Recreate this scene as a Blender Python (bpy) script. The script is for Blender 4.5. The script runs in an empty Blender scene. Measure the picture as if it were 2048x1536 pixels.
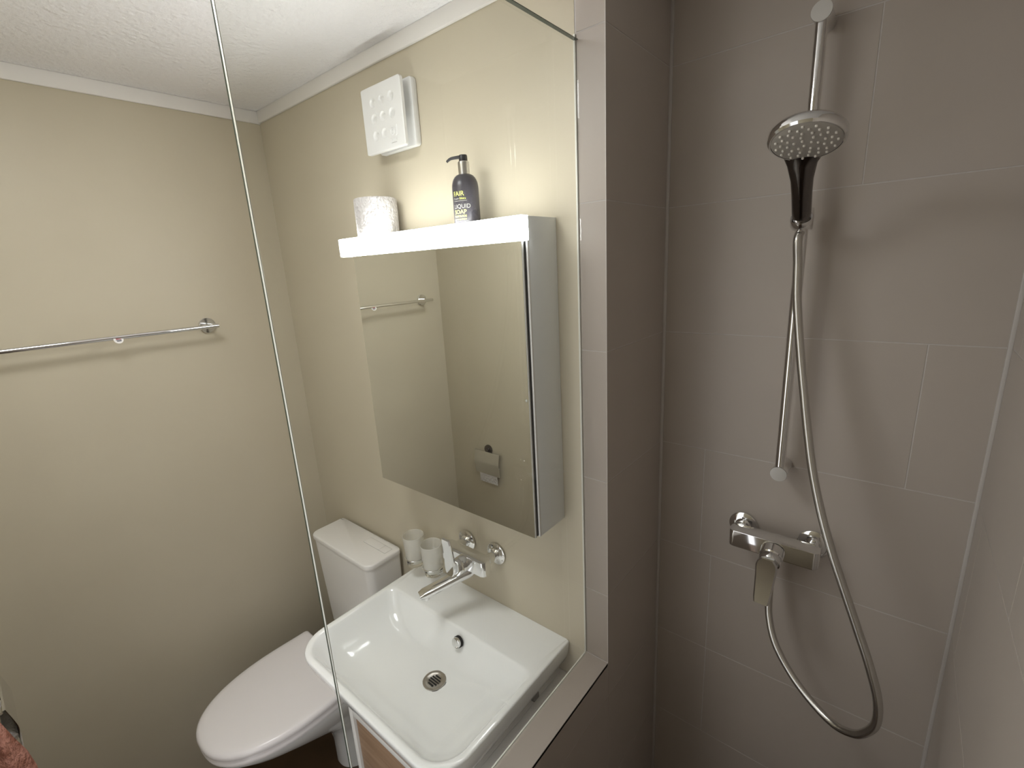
import bpy, bmesh, math, random
from mathutils import Vector, Matrix
random.seed(7)
PI = math.pi
S = bpy.context.scene
COL = S.collection

# ------------------------------------------------------------------ camera
F_PX = 941.42
R = [[0.7722547802486509, 0.6330267147860471, -0.053849166662934024],
     [0.116634154429483, -0.22458393803479162, -0.9674494967683348],
     [-0.624515034569727, 0.7408368465080347, -0.24726855532477876]]
CAM = (1.8319117406553078, -0.8727372080830502, 1.8286778727544706)
cd = bpy.data.cameras.new('camera')
cam = bpy.data.objects.new('camera', cd)
COL.objects.link(cam)
m = Matrix(((R[0][0], -R[1][0], -R[2][0], CAM[0]),
            (R[0][1], -R[1][1], -R[2][1], CAM[1]),
            (R[0][2], -R[1][2], -R[2][2], CAM[2]),
            (0, 0, 0, 1)))
cam.matrix_world = m
cd.sensor_width = 36.0
cd.sensor_fit = 'HORIZONTAL'
cd.lens = F_PX / 2048 * 36.0
cd.clip_start = 0.01
S.camera = cam

# ------------------------------------------------------------------ world, light, exposure
LAMP_STRENGTH = 19.0
FILL_STRENGTH = 12.0
LAMP_COLOR = (0.98, 1.0, 0.985)
w = bpy.data.worlds.new('world')
S.world = w
w.use_nodes = True
# added fill light, entering by an unseen doorway added behind the camera
w.node_tree.nodes['Background'].inputs[0].default_value = (0.99, 0.99, 1.0, 1)
w.node_tree.nodes['Background'].inputs[1].default_value = 1.3
DX0, DX1, DZ1 = 0.81, 1.33, 2.02
pl = bpy.data.lights.new('doorway_portal', 'AREA')
pl.shape = 'RECTANGLE'
pl.size = DX1 - DX0
pl.size_y = DZ1
pl.cycles.is_portal = True
po = bpy.data.objects.new('doorway_portal', pl)
COL.objects.link(po)
po.location = ((DX0 + DX1) / 2, -1.098, DZ1 / 2)
po.rotation_euler = (PI / 2, 0, 0)
S.view_settings.view_transform = 'Standard'
S.view_settings.look = 'None'
S.view_settings.gamma = 1
S.view_settings.use_curve_mapping = False
S.view_settings.exposure = 0.46

# ------------------------------------------------------------------ materials
def mat(name, color, rough=0.5, metal=0.0, noise=None, bump=None, coat=0.0, spec=0.5, emis=None, trans=0.0, ior=1.45):
    """noise=(scale, second_colour, low, high); bump=(scale, strength, distance, detail)"""
    M = bpy.data.materials.new(name)
    M.use_nodes = True
    nt = M.node_tree
    b = nt.nodes['Principled BSDF']
    b.inputs['Base Color'].default_value = (*color, 1)
    b.inputs['Roughness'].default_value = rough
    b.inputs['Metallic'].default_value = metal
    b.inputs['Coat Weight'].default_value = coat
    b.inputs['Coat Roughness'].default_value = 0.06
    b.inputs['Specular IOR Level'].default_value = spec
    b.inputs['Transmission Weight'].default_value = trans
    b.inputs['IOR'].default_value = ior
    if emis:
        b.inputs['Emission Color'].default_value = (*emis[0], 1)
        b.inputs['Emission Strength'].default_value = emis[1]
    if noise or bump:
        tc = nt.nodes.new('ShaderNodeTexCoord')
    if noise:
        n = nt.nodes.new('ShaderNodeTexNoise')
        n.inputs['Scale'].default_value = noise[0]
        n.inputs['Detail'].default_value = 5
        nt.links.new(tc.outputs['Object'], n.inputs['Vector'])
        r = nt.nodes.new('ShaderNodeValToRGB')
        r.color_ramp.elements[0].position = noise[2]
        r.color_ramp.elements[0].color = (*color, 1)
        r.color_ramp.elements[1].position = noise[3]
        r.color_ramp.elements[1].color = (*noise[1], 1)
        nt.links.new(n.outputs['Fac'], r.inputs['Fac'])
        nt.links.new(r.outputs['Color'], b.inputs['Base Color'])
    if bump:
        n = nt.nodes.new('ShaderNodeTexNoise')
        n.inputs['Scale'].default_value = bump[0]
        n.inputs['Detail'].default_value = bump[3]
        nt.links.new(tc.outputs['Object'], n.inputs['Vector'])
        bp = nt.nodes.new('ShaderNodeBump')
        bp.inputs['Strength'].default_value = bump[1]
        bp.inputs['Distance'].default_value = bump[2]
        nt.links.new(n.outputs['Fac'], bp.inputs['Height'])
        nt.links.new(bp.outputs['Normal'], b.inputs['Normal'])
    return M

PAINT = mat('beige_paint', (0.575, 0.522, 0.405), 0.42, noise=(3.0, (0.555, 0.502, 0.388), 0.4, 0.65), bump=(14, 0.25, 0.004, 5), spec=0.35)
CEIL = mat('ceiling_plaster', (0.87, 0.86, 0.87), 0.9, bump=(70, 0.7, 0.010, 3), spec=0.2)
TRIMM = mat('white_trim_paint', (0.82, 0.80, 0.77), 0.6, bump=(40, 0.3, 0.003, 3), spec=0.3)
TILE = mat('taupe_tile', (0.50, 0.448, 0.405), 0.42, noise=(2.5, (0.465, 0.417, 0.376), 0.35, 0.7), bump=(60, 0.1, 0.0008, 4), spec=0.45)
GROUT = mat('grey_grout', (0.60, 0.57, 0.55), 0.85, noise=(60, (0.56, 0.53, 0.51), 0.4, 0.6))
SILI = mat('grey_silicone', (0.57, 0.54, 0.52), 0.45)
WSILI = mat('clear_white_silicone', (0.80, 0.80, 0.74), 0.25)
FLOORM = mat('brown_floor', (0.085, 0.045, 0.02), 0.5, noise=(9, (0.06, 0.032, 0.014), 0.35, 0.7))
CERAM = mat('white_ceramic', (0.90, 0.91, 0.90), 0.10, coat=0.5, spec=0.5, noise=(2, (0.89, 0.90, 0.89), 0.4, 0.6))
SEATP = mat('white_seat_plastic', (0.90, 0.87, 0.87), 0.22, coat=0.2, noise=(2, (0.89, 0.86, 0.86), 0.4, 0.6))
CISTM = mat('white_cistern_plastic', (0.88, 0.86, 0.84), 0.30, noise=(2, (0.87, 0.85, 0.83), 0.4, 0.6))
CHROME = mat('chrome', (0.82, 0.82, 0.82), 0.07, 1.0, bump=(4, 0.04, 0.001, 1))
SATIN = mat('satin_chrome', (0.66, 0.65, 0.63), 0.28, 1.0, bump=(30, 0.05, 0.0005, 2))
HOSEM = mat('steel_hose', (0.60, 0.585, 0.56), 0.27, 1.0)
DARKMET = mat('darkened_chrome', (0.17, 0.155, 0.15), 0.14, 1.0, bump=(4, 0.04, 0.001, 1))  # chrome with its dark reflections put into the colour
MIRROR = mat('mirror_glass', (0.95, 0.96, 0.94), 0.012, 1.0)
ALU = mat('aluminium_side', (0.88, 0.90, 0.91), 0.35, 0.0, noise=(6, (0.85, 0.87, 0.88), 0.35, 0.7))
WHITE = mat('white_lacquer', (0.80, 0.79, 0.77), 0.4, noise=(2, (0.78, 0.77, 0.75), 0.4, 0.6))
FANW = mat('white_fan_plastic', (0.80, 0.80, 0.79), 0.35, noise=(2, (0.79, 0.79, 0.78), 0.4, 0.6))
BLACK = mat('black_plastic', (0.018, 0.018, 0.02), 0.35, noise=(5, (0.022, 0.022, 0.024), 0.4, 0.6))
BOTTLE = mat('dark_bottle_plastic', (0.055, 0.051, 0.060), 0.28, noise=(20, (0.066, 0.061, 0.072), 0.4, 0.7))
YELLOW = mat('yellow_print', (0.80, 0.85, 0.22), 0.5)
GREYP = mat('grey_print', (0.42, 0.42, 0.38), 0.5)
PAPER = mat('white_toilet_paper', (0.66, 0.635, 0.63), 0.95, bump=(90, 1.0, 0.010, 3), spec=0.1)
CARD = mat('brown_card', (0.42, 0.33, 0.24), 0.9)
NOZZ = mat('light_rubber', (0.80, 0.77, 0.72), 0.5)
FACEP = mat('grey_spray_plate', (0.42, 0.395, 0.36), 0.38, noise=(30, (0.39, 0.365, 0.335), 0.4, 0.6))
DARK = mat('dark_recess', (0.01, 0.01, 0.01), 0.8)
STEEL = mat('brushed_steel', (0.50, 0.47, 0.43), 0.30, 1.0)
TOWELM = mat('pink_terry', (0.45, 0.22, 0.17), 1.0, noise=(55, (0.26, 0.11, 0.075), 0.35, 0.65), bump=(160, 1.0, 0.01, 4), spec=0.1)
TAGW = mat('white_tag', (0.82, 0.80, 0.78), 0.5)
TAGD = mat('dark_tag_print', (0.10, 0.10, 0.13), 0.5)
TAGR = mat('red_tag_print', (0.45, 0.06, 0.08), 0.5)
CEILM = mat('fill_lamp_diffuser', (0.9, 0.9, 0.9), 0.4, emis=((0.985, 0.995, 1.0), FILL_STRENGTH))
LAMPM = mat('lamp_diffuser', (0.9, 0.9, 0.9), 0.4, emis=(LAMP_COLOR, LAMP_STRENGTH))

def wood():
    M = mat('walnut_brown_wood', (0.27, 0.165, 0.10), 0.5)
    nt = M.node_tree
    b = nt.nodes['Principled BSDF']
    tc = nt.nodes.new('ShaderNodeTexCoord')
    mp = nt.nodes.new('ShaderNodeMapping')
    mp.inputs['Scale'].default_value = (3, 3, 60)
    n = nt.nodes.new('ShaderNodeTexNoise')
    n.inputs['Scale'].default_value = 2.0
    n.inputs['Detail'].default_value = 6
    r = nt.nodes.new('ShaderNodeValToRGB')
    r.color_ramp.elements[0].position = 0.3
    r.color_ramp.elements[0].color = (0.25, 0.15, 0.088, 1)
    r.color_ramp.elements[1].position = 0.7
    r.color_ramp.elements[1].color = (0.36, 0.235, 0.15, 1)
    nt.links.new(tc.outputs['Object'], mp.inputs['Vector'])
    nt.links.new(mp.outputs['Vector'], n.inputs['Vector'])
    nt.links.new(n.outputs['Fac'], r.inputs['Fac'])
    nt.links.new(r.outputs['Color'], b.inputs['Base Color'])
    return M
WOOD = wood()

def thin_glass():
    M = bpy.data.materials.new('clear_pane_glass')
    M.use_nodes = True
    nt = M.node_tree
    nt.nodes.clear()
    out = nt.nodes.new('ShaderNodeOutputMaterial')
    tr = nt.nodes.new('ShaderNodeBsdfTransparent')
    tr.inputs[0].default_value = (0.975, 0.98, 0.97, 1)
    gl = nt.nodes.new('ShaderNodeBsdfGlossy')
    gl.inputs['Roughness'].default_value = 0.0
    gl.inputs['Color'].default_value = (0.9, 0.9, 0.9, 1)
    fr = nt.nodes.new('ShaderNodeFresnel')
    # index of refraction flipped on back faces so that both sides of the pane reflect alike
    geo = nt.nodes.new('ShaderNodeNewGeometry')
    mr = nt.nodes.new('ShaderNodeMapRange')
    mr.inputs['To Min'].default_value = 1.4
    mr.inputs['To Max'].default_value = 1 / 1.4
    nt.links.new(geo.outputs['Backfacing'], mr.inputs['Value'])
    nt.links.new(mr.outputs[0], fr.inputs['IOR'])
    mx = nt.nodes.new('ShaderNodeMixShader')
    nt.links.new(fr.outputs[0], mx.inputs[0])
    nt.links.new(tr.outputs[0], mx.inputs[1])
    nt.links.new(gl.outputs[0], mx.inputs[2])
    nt.links.new(mx.outputs[0], out.inputs[0])
    return M
PANE = thin_glass()
EDGEG = mat('green_glass_edge', (0.022, 0.040, 0.030), 0.08, spec=0.9)
EDGEHL = mat('painted_edge_highlight', (0.85, 0.88, 0.82), 0.3, 0.35)  # pale colour stands for light refracted along the glass edge

def frosted():
    M = bpy.data.materials.new('frosted_tumbler_glass')
    M.use_nodes = True
    nt = M.node_tree
    nt.nodes.clear()
    out = nt.nodes.new('ShaderNodeOutputMaterial')
    tr = nt.nodes.new('ShaderNodeBsdfTransparent')
    tr.inputs[0].default_value = (0.97, 0.97, 0.95, 1)
    df = nt.nodes.new('ShaderNodeBsdfPrincipled')
    df.inputs['Base Color'].default_value = (0.88, 0.86, 0.82, 1)
    df.inputs['Roughness'].default_value = 0.45
    mx = nt.nodes.new('ShaderNodeMixShader')
    mx.inputs[0].default_value = 0.36
    nt.links.new(tr.outputs[0], mx.inputs[1])
    nt.links.new(df.outputs[0], mx.inputs[2])
    nt.links.new(mx.outputs[0], out.inputs[0])
    return M
FROST = frosted()
CLEARG = mat('clear_tumbler_base', (0.95, 0.96, 0.95), 0.02, trans=1.0, ior=1.48)

# ------------------------------------------------------------------ mesh helpers
def link(name, me, parent=None):
    o = bpy.data.objects.new(name, me)
    COL.objects.link(o)
    if parent:
        o.parent = parent
    return o

def finish(name, bm, mt, parent=None, smooth=True, angle=35):
    bmesh.ops.recalc_face_normals(bm, faces=bm.faces)
    me = bpy.data.meshes.new(name)
    if smooth:
        for f in bm.faces:
            f.smooth = True
        for e in bm.edges:
            if len(e.link_faces) == 2 and e.calc_face_angle(0) > math.radians(angle):
                e.smooth = False
    bm.to_mesh(me)
    bm.free()
    for mm in (mt if isinstance(mt, (list, tuple)) else [mt]):
        me.materials.append(mm)
    return link(name, me, parent)

def box(bm, x0, x1, y0, y1, z0, z1, bev=0.0, seg=2):
    v = [bm.verts.new((x, y, z)) for x in (x0, x1) for y in (y0, y1) for z in (z0, z1)]
    fs = [(0, 1, 3, 2), (4, 6, 7, 5), (0, 4, 5, 1), (2, 3, 7, 6), (0, 2, 6, 4), (1, 5, 7, 3)]
    faces = [bm.faces.new([v[i] for i in f]) for f in fs]
    if bev > 0:
        ed = list({e for f in faces for e in f.edges})
        bmesh.ops.bevel(bm, geom=ed, offset=bev, segments=seg, profile=0.5, affect='EDGES')

def boxo(name, mt, parent, *a, **k):
    bm = bmesh.new()
    box(bm, *a, **k)
    return finish(name, bm, mt, parent, smooth=(k.get('bev', 0) > 0 or len(a) > 6), angle=50)

def frame_of(axis):
    a = Vector(axis).normalized()
    t = Vector((0, 0, 1)) if abs(a.z) < 0.9 else Vector((1, 0, 0))
    u = a.cross(t).normalized()
    v = a.cross(u).normalized()
    return a, u, v

def lathe(bm, prof, origin=(0, 0, 0), axis=(0, 0, 1), n=32, cap0=True, cap1=True):
    """prof: list of (radius, height along axis)"""
    a, u, v = frame_of(axis)
    o = Vector(origin)
    rings = []
    for r, h in prof:
        if r < 1e-6:
            rings.append([bm.verts.new(o + a * h)])
        else:
            rings.append([bm.verts.new(o + a * h + (u * math.cos(2 * PI * i / n) + v * math.sin(2 * PI * i / n)) * r) for i in range(n)])
    for A, B in zip(rings, rings[1:]):
        for i in range(n):
            j = (i + 1) % n
            if len(A) == 1 and len(B) == 1:
                continue
            if len(A) == 1:
                bm.faces.new((A[0], B[i], B[j]))
            elif len(B) == 1:
                bm.faces.new((A[i], A[j], B[0]))
            else:
                bm.faces.new((A[i], A[j], B[j], B[i]))
    if cap0 and len(rings[0]) > 1:
        bm.faces.new(rings[0])
    if cap1 and len(rings[-1]) > 1:
        bm.faces.new(rings[-1])

def tube(bm, pts, r, n=12, caps=True, sub=6, spline=True):
    P = [Vector(p) for p in pts]
    if spline:
        out = []
        Q = [P[0] * 2 - P[1]] + P + [P[-1] * 2 - P[-2]]
        for i in range(1, len(Q) - 2):
            for k in range(sub):
                t = k / sub
                a, b, c, d = Q[i - 1], Q[i], Q[i + 1], Q[i + 2]
                out.append(0.5 * ((2 * b) + (c - a) * t + (2 * a - 5 * b + 4 * c - d) * t * t + (3 * b - a - 3 * c + d) * t ** 3))
        out.append(P[-1])
        P = out
    rr = r if isinstance(r, (list, tuple)) else None
    T0 = (P[1] - P[0]).normalized()
    _, u, v = frame_of(T0)
    rings = []
    for i, p in enumerate(P):
        T = (P[min(i + 1, len(P) - 1)] - P[max(i - 1, 0)]).normalized()
        u = (u - T * u.dot(T)).normalized()
        v = T.cross(u).normalized()
        R_ = r(i / (len(P) - 1)) if callable(r) else r
        rings.append([bm.verts.new(p + (u * math.cos(2 * PI * k / n) + v * math.sin(2 * PI * k / n)) * R_) for k in range(n)])
    for A, B in zip(rings, rings[1:]):
        for i in range(n):
            j = (i + 1) % n
            bm.faces.new((A[i], A[j], B[j], B[i]))
    if caps:
        bm.faces.new(rings[0])
        bm.faces.new(rings[-1])

def rrect(x0, x1, y0, y1, rad, n=8):
    """rad: (x0y0, x1y0, x1y1, x0y1) corner radii; returns list of (x, y) counter-clockwise"""
    pts = []
    c = [(x0 + rad[0], y0 + rad[0], PI, rad[0]), (x1 - rad[1], y0 + rad[1], 1.5 * PI, rad[1]),
         (x1 - rad[2], y1 - rad[2], 0, rad[2]), (x0 + rad[3], y1 - rad[3], 0.5 * PI, rad[3])]
    for cx, cy, a0, r in c:
        for k in range(n + 1):
            a = a0 + k / n * PI / 2
            pts.append((cx + r * math.cos(a), cy + r * math.sin(a)))
    return pts

def loft(bm, rings, cap0=True, cap1=True):
    V = [[bm.verts.new(p) for p in r] for r in rings]
    n = len(V[0])
    for A, B in zip(V, V[1:]):
        for i in range(n):
            j = (i + 1) % n
            bm.faces.new((A[i], A[j], B[j], B[i]))
    if cap0:
        bm.faces.new(V[0])
    if cap1:
        bm.faces.new(V[-1])
    return V

def prism(bm, outline, axis_fn, d0, d1, bev=0.0):
    """extrude a 2D outline between depths d0 and d1; axis_fn(a, b, d) -> 3D"""
    A = [bm.verts.new(axis_fn(a, b, d0)) for a, b in outline]
    B = [bm.verts.new(axis_fn(a, b, d1)) for a, b in outline]
    n = len(A)
    f0 = bm.faces.new(A)
    f1 = bm.faces.new(B)
    for i in range(n):
        j = (i + 1) % n
        bm.faces.new((A[i], A[j], B[j], B[i]))
    if bev > 0:
        bmesh.ops.bevel(bm, geom=list(f0.edges) + list(f1.edges), offset=bev, segments=2, profile=0.5, affect='EDGES')

def empty(name, loc, label, cat, group=None):
    o = bpy.data.objects.new(name, None)
    o.empty_display_size = 0.05
    COL.objects.link(o)
    o.location = loc
    tag(o, label, cat, group)
    return o

def tag(o, label, cat, group=None):
    o['label'] = label
    o['category'] = cat
    if group:
        o['group'] = group

def rebase(root):
    """children were modelled in world coordinates: keep them there under a moved root"""
    loc = Vector(root.location)
    for c in list(root.children):
        if c.type == 'MESH' and not c.get('_rb'):
            c.data.transform(Matrix.Translation(-loc))
            c['_rb'] = 1
            for g in c.children:
                g.data.transform(Matrix.Translation(-loc))
    for c in root.children:
        if '_rb' in c:
            del c['_rb']

def text_bm(txt, size, extrude, bold=0.0):
    cu = bpy.data.curves.new('t', 'FONT')
    cu.body = txt
    cu.size = size
    cu.extrude = extrude
    cu.offset = bold
    cu.resolution_u = 3
    o = bpy.data.objects.new('t', cu)
    COL.objects.link(o)
    dg = bpy.context.evaluated_depsgraph_get()
    me = bpy.data.meshes.new_from_object(o.evaluated_get(dg))
    bm = bmesh.new()
    bm.from_mesh(me)
    bpy.data.objects.remove(o)
    bpy.data.curves.remove(cu)
    bpy.data.meshes.remove(me)
    return bm

# ------------------------------------------------------------------ room shell
XR, XG, XS = 1.9860, 1.2960, 1.3608     # right tiled wall, glass side and shower side of the low wall
YD, YREAR = 0.3030, -1.000               # shower back wall, rear wall
ZC = 2.390
ZL = 0.8446                              # top of the low wall
YGL = -0.6446                            # free edge of the glass
ZT0 = 1.3386                             # a horizontal tile joint
T = 0.008                                # tile thickness
G = 0.0022                               # joint width

def structure(o):
    o['kind'] = 'structure'
    return o

floor = structure(boxo('floor', FLOORM, None, -0.1, 2.1, -1.6, 0.45, -0.1, 0.0))
ceiling = structure(boxo('ceiling', CEIL, None, -0.1, 2.1, -1.1, 0.45, ZC, ZC + 0.1))
wall_left = structure(boxo('wall_left', PAINT, None, -0.1, 0.0, -1.1, 0.0, 0.0, ZC))
bm = bmesh.new()
box(bm, 0.0, DX0, -1.1, YREAR, 0.0, ZC)
box(bm, DX1, XR + T, -1.1, YREAR, 0.0, ZC)
box(bm, DX0, DX1, -1.1, YREAR, DZ1, ZC)
wall_rear = structure(finish('wall_rear', bm, PAINT, None, smooth=False))
bm = bmesh.new()
box(bm, DX0, DX0 + 0.016, -1.104, YREAR + 0.006, 0.0, DZ1)
box(bm, DX1 - 0.016, DX1, -1.104, YREAR + 0.006, 0.0, DZ1)
box(bm, DX0 + 0.016, DX1 - 0.016, -1.104, YREAR + 0.006, DZ1 - 0.016, DZ1)
door_1 = structure(finish('door_1', bm, TRIMM, None, smooth=False))  # unseen doorway frame, added to let the fill light in
wall_back = structure(boxo('wall_back', PAINT, None, -0.1, XG, 0.0, 0.45, 0.0, ZC))
wall_stub = structure(boxo('wall_partition', GROUT, None, XG, XS - 0.0007, 0.0007, 0.45, 0.0, ZC))
wall_shower = structure(boxo('wall_shower', GROUT, None, XS - T, XR + T, YD + 0.0007, 0.45, 0.0, ZC))
wall_right = structure(boxo('wall_right', GROUT, None, XR + 0.0007, 2.1, -1.1, YD + T, 0.0, ZC))
wall_low = structure(boxo('wall_low', GROUT, None, XG + 0.0006, XS - 0.0007, YGL - T + 0.0007, 0.0007, 0.0, ZL - 0.0007))
# painted band under the ceiling
trim_1 = structure(boxo('trim_1', TRIMM, None, 0.0, 0.009, YREAR, 0.0, 2.350, ZC, bev=0.002))
trim_2 = structure(boxo('trim_2', TRIMM, None, 0.009, XG, -0.009, 0.0, 2.352, ZC, bev=0.002))
trim_3 = structure(boxo('trim_3', TRIMM, None, 0.009, XG, YREAR, YREAR + 0.009, 2.350, ZC, bev=0.002))

def rows():
    z = ZT0 - 0.3 * 5
    out = []
    while z < ZC:
        out.append((max(z, 0.0), min(z + 0.3, ZC)))
        z += 0.3
    return [(a, b) for a, b in out if b - a > 0.02]

def tile(parent, x0, x1, y0, y1, z0, z1):
    bm = bmesh.new()
    box(bm, x0, x1, y0, y1, z0, z1, bev=0.0004, seg=1)
    return finish('tile', bm, TILE, parent, smooth=False)

# shower back wall (joints seen in the photo at x=1.876 and x=1.743)
g = G / 2
for z0, z1 in rows():
    mid = (z0 + z1) / 2
    if 1.34 < mid < 1.64:
        cuts = [1.876]
    elif 1.94 < mid < 2.24:
        cuts = [1.743]
    elif 0.44 < mid < 1.34:
        cuts = [1.478] if mid > 1.04 else [1.507]
    else:
        cuts = []
    xs = [XS] + cuts + [XR]
    for a, b in zip(xs, xs[1:]):
        tile(wall_shower, a + (g if a != XS else 0.001), b - (g if b != XR else 0.001), YD, YD + T, z0 + g, z1 - g)
# shower side of the partition (C), its end face (B)
for z0, z1 in rows():
    tile(wall_stub, XS - T, XS, 0.0012, YD - 0.001, z0 + g, z1 - g)
    tile(wall_stub, XG + 0.0035, XS - 0.0012, 0.0, T, max(z0 + g, 0.0) if z1 < ZL else max(z0 + g, ZL + 0.001), z1 - g) if z1 > ZL + 0.02 else None
# right wall, joints offset
for i, (z0, z1) in enumerate(rows()):
    ys = [YREAR, YREAR + (0.33 if i % 2 else 0.63), YREAR + (0.93 if i % 2 else 1.23), YD]
    for a, b in zip(ys, ys[1:]):
        tile(wall_right, XR, XR + T, a + g, b - g, z0 + g, z1 - g)
# low wall: shower side, end face and the cap
for z0, z1 in rows():
    if z0 < ZL - 0.03:
        tile(wall_low, XS - T, XS, YGL + 0.001, -0.001, z0 + g, min(z1 - g, ZL - 0.0012))
tile(wall_low, XG + 0.0035, XS, -0.60, -0.0015, ZL - T, ZL)
tile(wall_low, XG + 0.0035, XS, YGL - T, -0.60 - G, ZL - T, ZL)
for z0, z1 in rows():
    if z0 < ZL - 0.03:
        tile(wall_low, XG + 0.001, XS - 0.001, YGL - T, YGL - 0.0004, z0 + g, min(z1 - g, ZL - T - 0.001))

# light edge profile where the partition tiles turn the corner
EDGEP = mat('light_edge_profile', (0.66, 0.62, 0.60), 0.4)
boxo('edge_profile', EDGEP, wall_stub, XS - 0.0011, XS + 0.0004, -0.0006, 0.0010, ZL, ZC)
boxo('edge_profile', EDGEP, wall_low, XG + 0.0035, XS + 0.0003, -0.0022, -0.0004, ZL - 0.004, ZL + 0.0004)

# silicone lines in the shower corners and along the glass
def bead(name, mt, x0, x1, y0, y1, z0, z1, parent):
    return boxo(name, mt, parent, x0, x1, y0, y1, z0, z1, bev=0.0012)
bead('silicone_joint', SILI, XS - 0.0005, XS + 0.006, YD - 0.006, YD + 0.0005, 0.0, ZC, wall_shower)
bead('silicone_joint', SILI, XR - 0.006, XR + 0.0005, YD - 0.006, YD + 0.0005, 0.0, ZC, wall_right)

# unseen round ceiling lamp, added as fill light over the middle of the room
cl = empty('added_fill_lamp', (0.93, -0.74, ZC), 'added round white fill lamp on the ceiling above the middle of the room, outside the picture', 'lamp')
bm = bmesh.new()
lathe(bm, [(0.0, 0.0), (0.214, 0.0), (0.216, 0.004), (0.216, 0.020), (0.210, 0.024), (0.0, 0.024)], (0.93, -0.74, ZC - 0.0005), (0, 0, -1), n=48, cap0=False, cap1=False)
finish('housing', bm, WHITE, cl)
bm = bmesh.new()
lathe(bm, [(0.0, 0.0245), (0.204, 0.0245), (0.200, 0.032), (0.16, 0.038), (0.0, 0.041)], (0.93, -0.74, ZC - 0.0005), (0, 0, -1), n=48, cap0=False, cap1=False)
finish('diffuser', bm, CEILM, cl)
rebase(cl)

# ------------------------------------------------------------------ glass screen
gs = empty('glass_screen', (XG, YGL, ZL), 'clear frameless glass shower screen standing on the low tiled wall', 'shower screen')
GT = 0.008
GZ0, GZ1 = ZL + 0.001, 2.2272
bm = bmesh.new()
box(bm, XG + 0.0002, XG + GT, YGL + 0.001, -0.0008, GZ0, GZ1 - 0.001)
finish('pane', bm, PANE, gs, smooth=False)
boxo('free_edge', EDGEG, gs, XG + 0.0012, XG + GT - 0.0036, YGL, YGL + 0.0012, GZ0, GZ1)
boxo('edge_highlight', EDGEHL, gs, XG + GT - 0.0036, XG + GT + 0.0001, YGL - 0.0001, YGL + 0.0010, GZ0, GZ1, bev=0.0003)  # painted bright line beside the dark part of the edge
boxo('top_edge', EDGEG, gs, XG + 0.0002, XG + GT, YGL + 0.0012, -0.0008, GZ1 - 0.0011, GZ1)
boxo('silicone_bead', WSILI, gs, XG - 0.0012, XG + 0.0032, -0.0035, -0.0003, ZL, GZ1 + 0.01, bev=0.001)
boxo('silicone_bead', WSILI, gs, XG - 0.0005, XG + 0.0032, YGL, -0.004, ZL - 0.004, ZL + 0.0012, bev=0.0008)
rebase(gs)

# ------------------------------------------------------------------ mirror cabinet
X0, X1, ZB, ZTOP, YF = 0.651, 1.243, 1.212, 1.918, -0.115
mc = empty('mirror_cabinet', (X0, 0, ZB), 'wall mounted bathroom cabinet with a mirror door and grey metal side', 'mirror cabinet')
body = boxo('body', WHITE, mc, X0 + 0.004, X1 - 0.003, -0.092, -0.0005, ZB + 0.003, ZTOP, bev=0.001)
boxo('side_panel', ALU, mc, X1 - 0.003, X1, -0.098, -0.0005, ZB + 0.001, ZTOP, bev=0.0006)
boxo('side_edge_strip', WHITE, mc, X1 - 0.006, X1 + 0.0003, -0.1035, -0.098, ZB + 0.001, 1.872, bev=0.0005)
boxo('door_gap', DARK, mc, X0 + 0.008, X1 - 0.004, -0.1085, -0.092, ZB + 0.004, 1.871)
door = boxo('door', WHITE, mc, X0, X1 - 0.0055, -0.1130, -0.1085, ZB, 1.871, bev=0.0004)
boxo('mirror', MIRROR, door, X0 + 0.001, X1 - 0.0065, YF, -0.1128, ZB + 0.001, 1.871)
bm = bmesh.new()
lathe(bm, [(0.0, 0), (0.003, 0.0005), (0.003, 0.002)], (1.231, YF - 0.001, 1.543), (0, 1, 0), 14)
finish('door_buffer', bm, GREYP, door)
# LED bar along the top front of the cabinet
boxo('end_cap', WHITE, mc, 0.5915, 0.5948, -0.1186, -0.0924, 1.8714, 1.9196, bev=0.0015)  # cap added to block the bar's light towards the left wall
lb = boxo('light_bar', LAMPM, mc, 0.5948, X1 - 0.0005, -0.1185, -0.0925, 1.8715, 1.9195, bev=0.0035)
lb['label'] = 'glowing white LED light bar'
boxo('mount_rail', WHITE, lb, 0.594, X0 - 0.001, -0.092, -0.070, 1.876, 1.916, bev=0.001)
rebase(mc)

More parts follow.
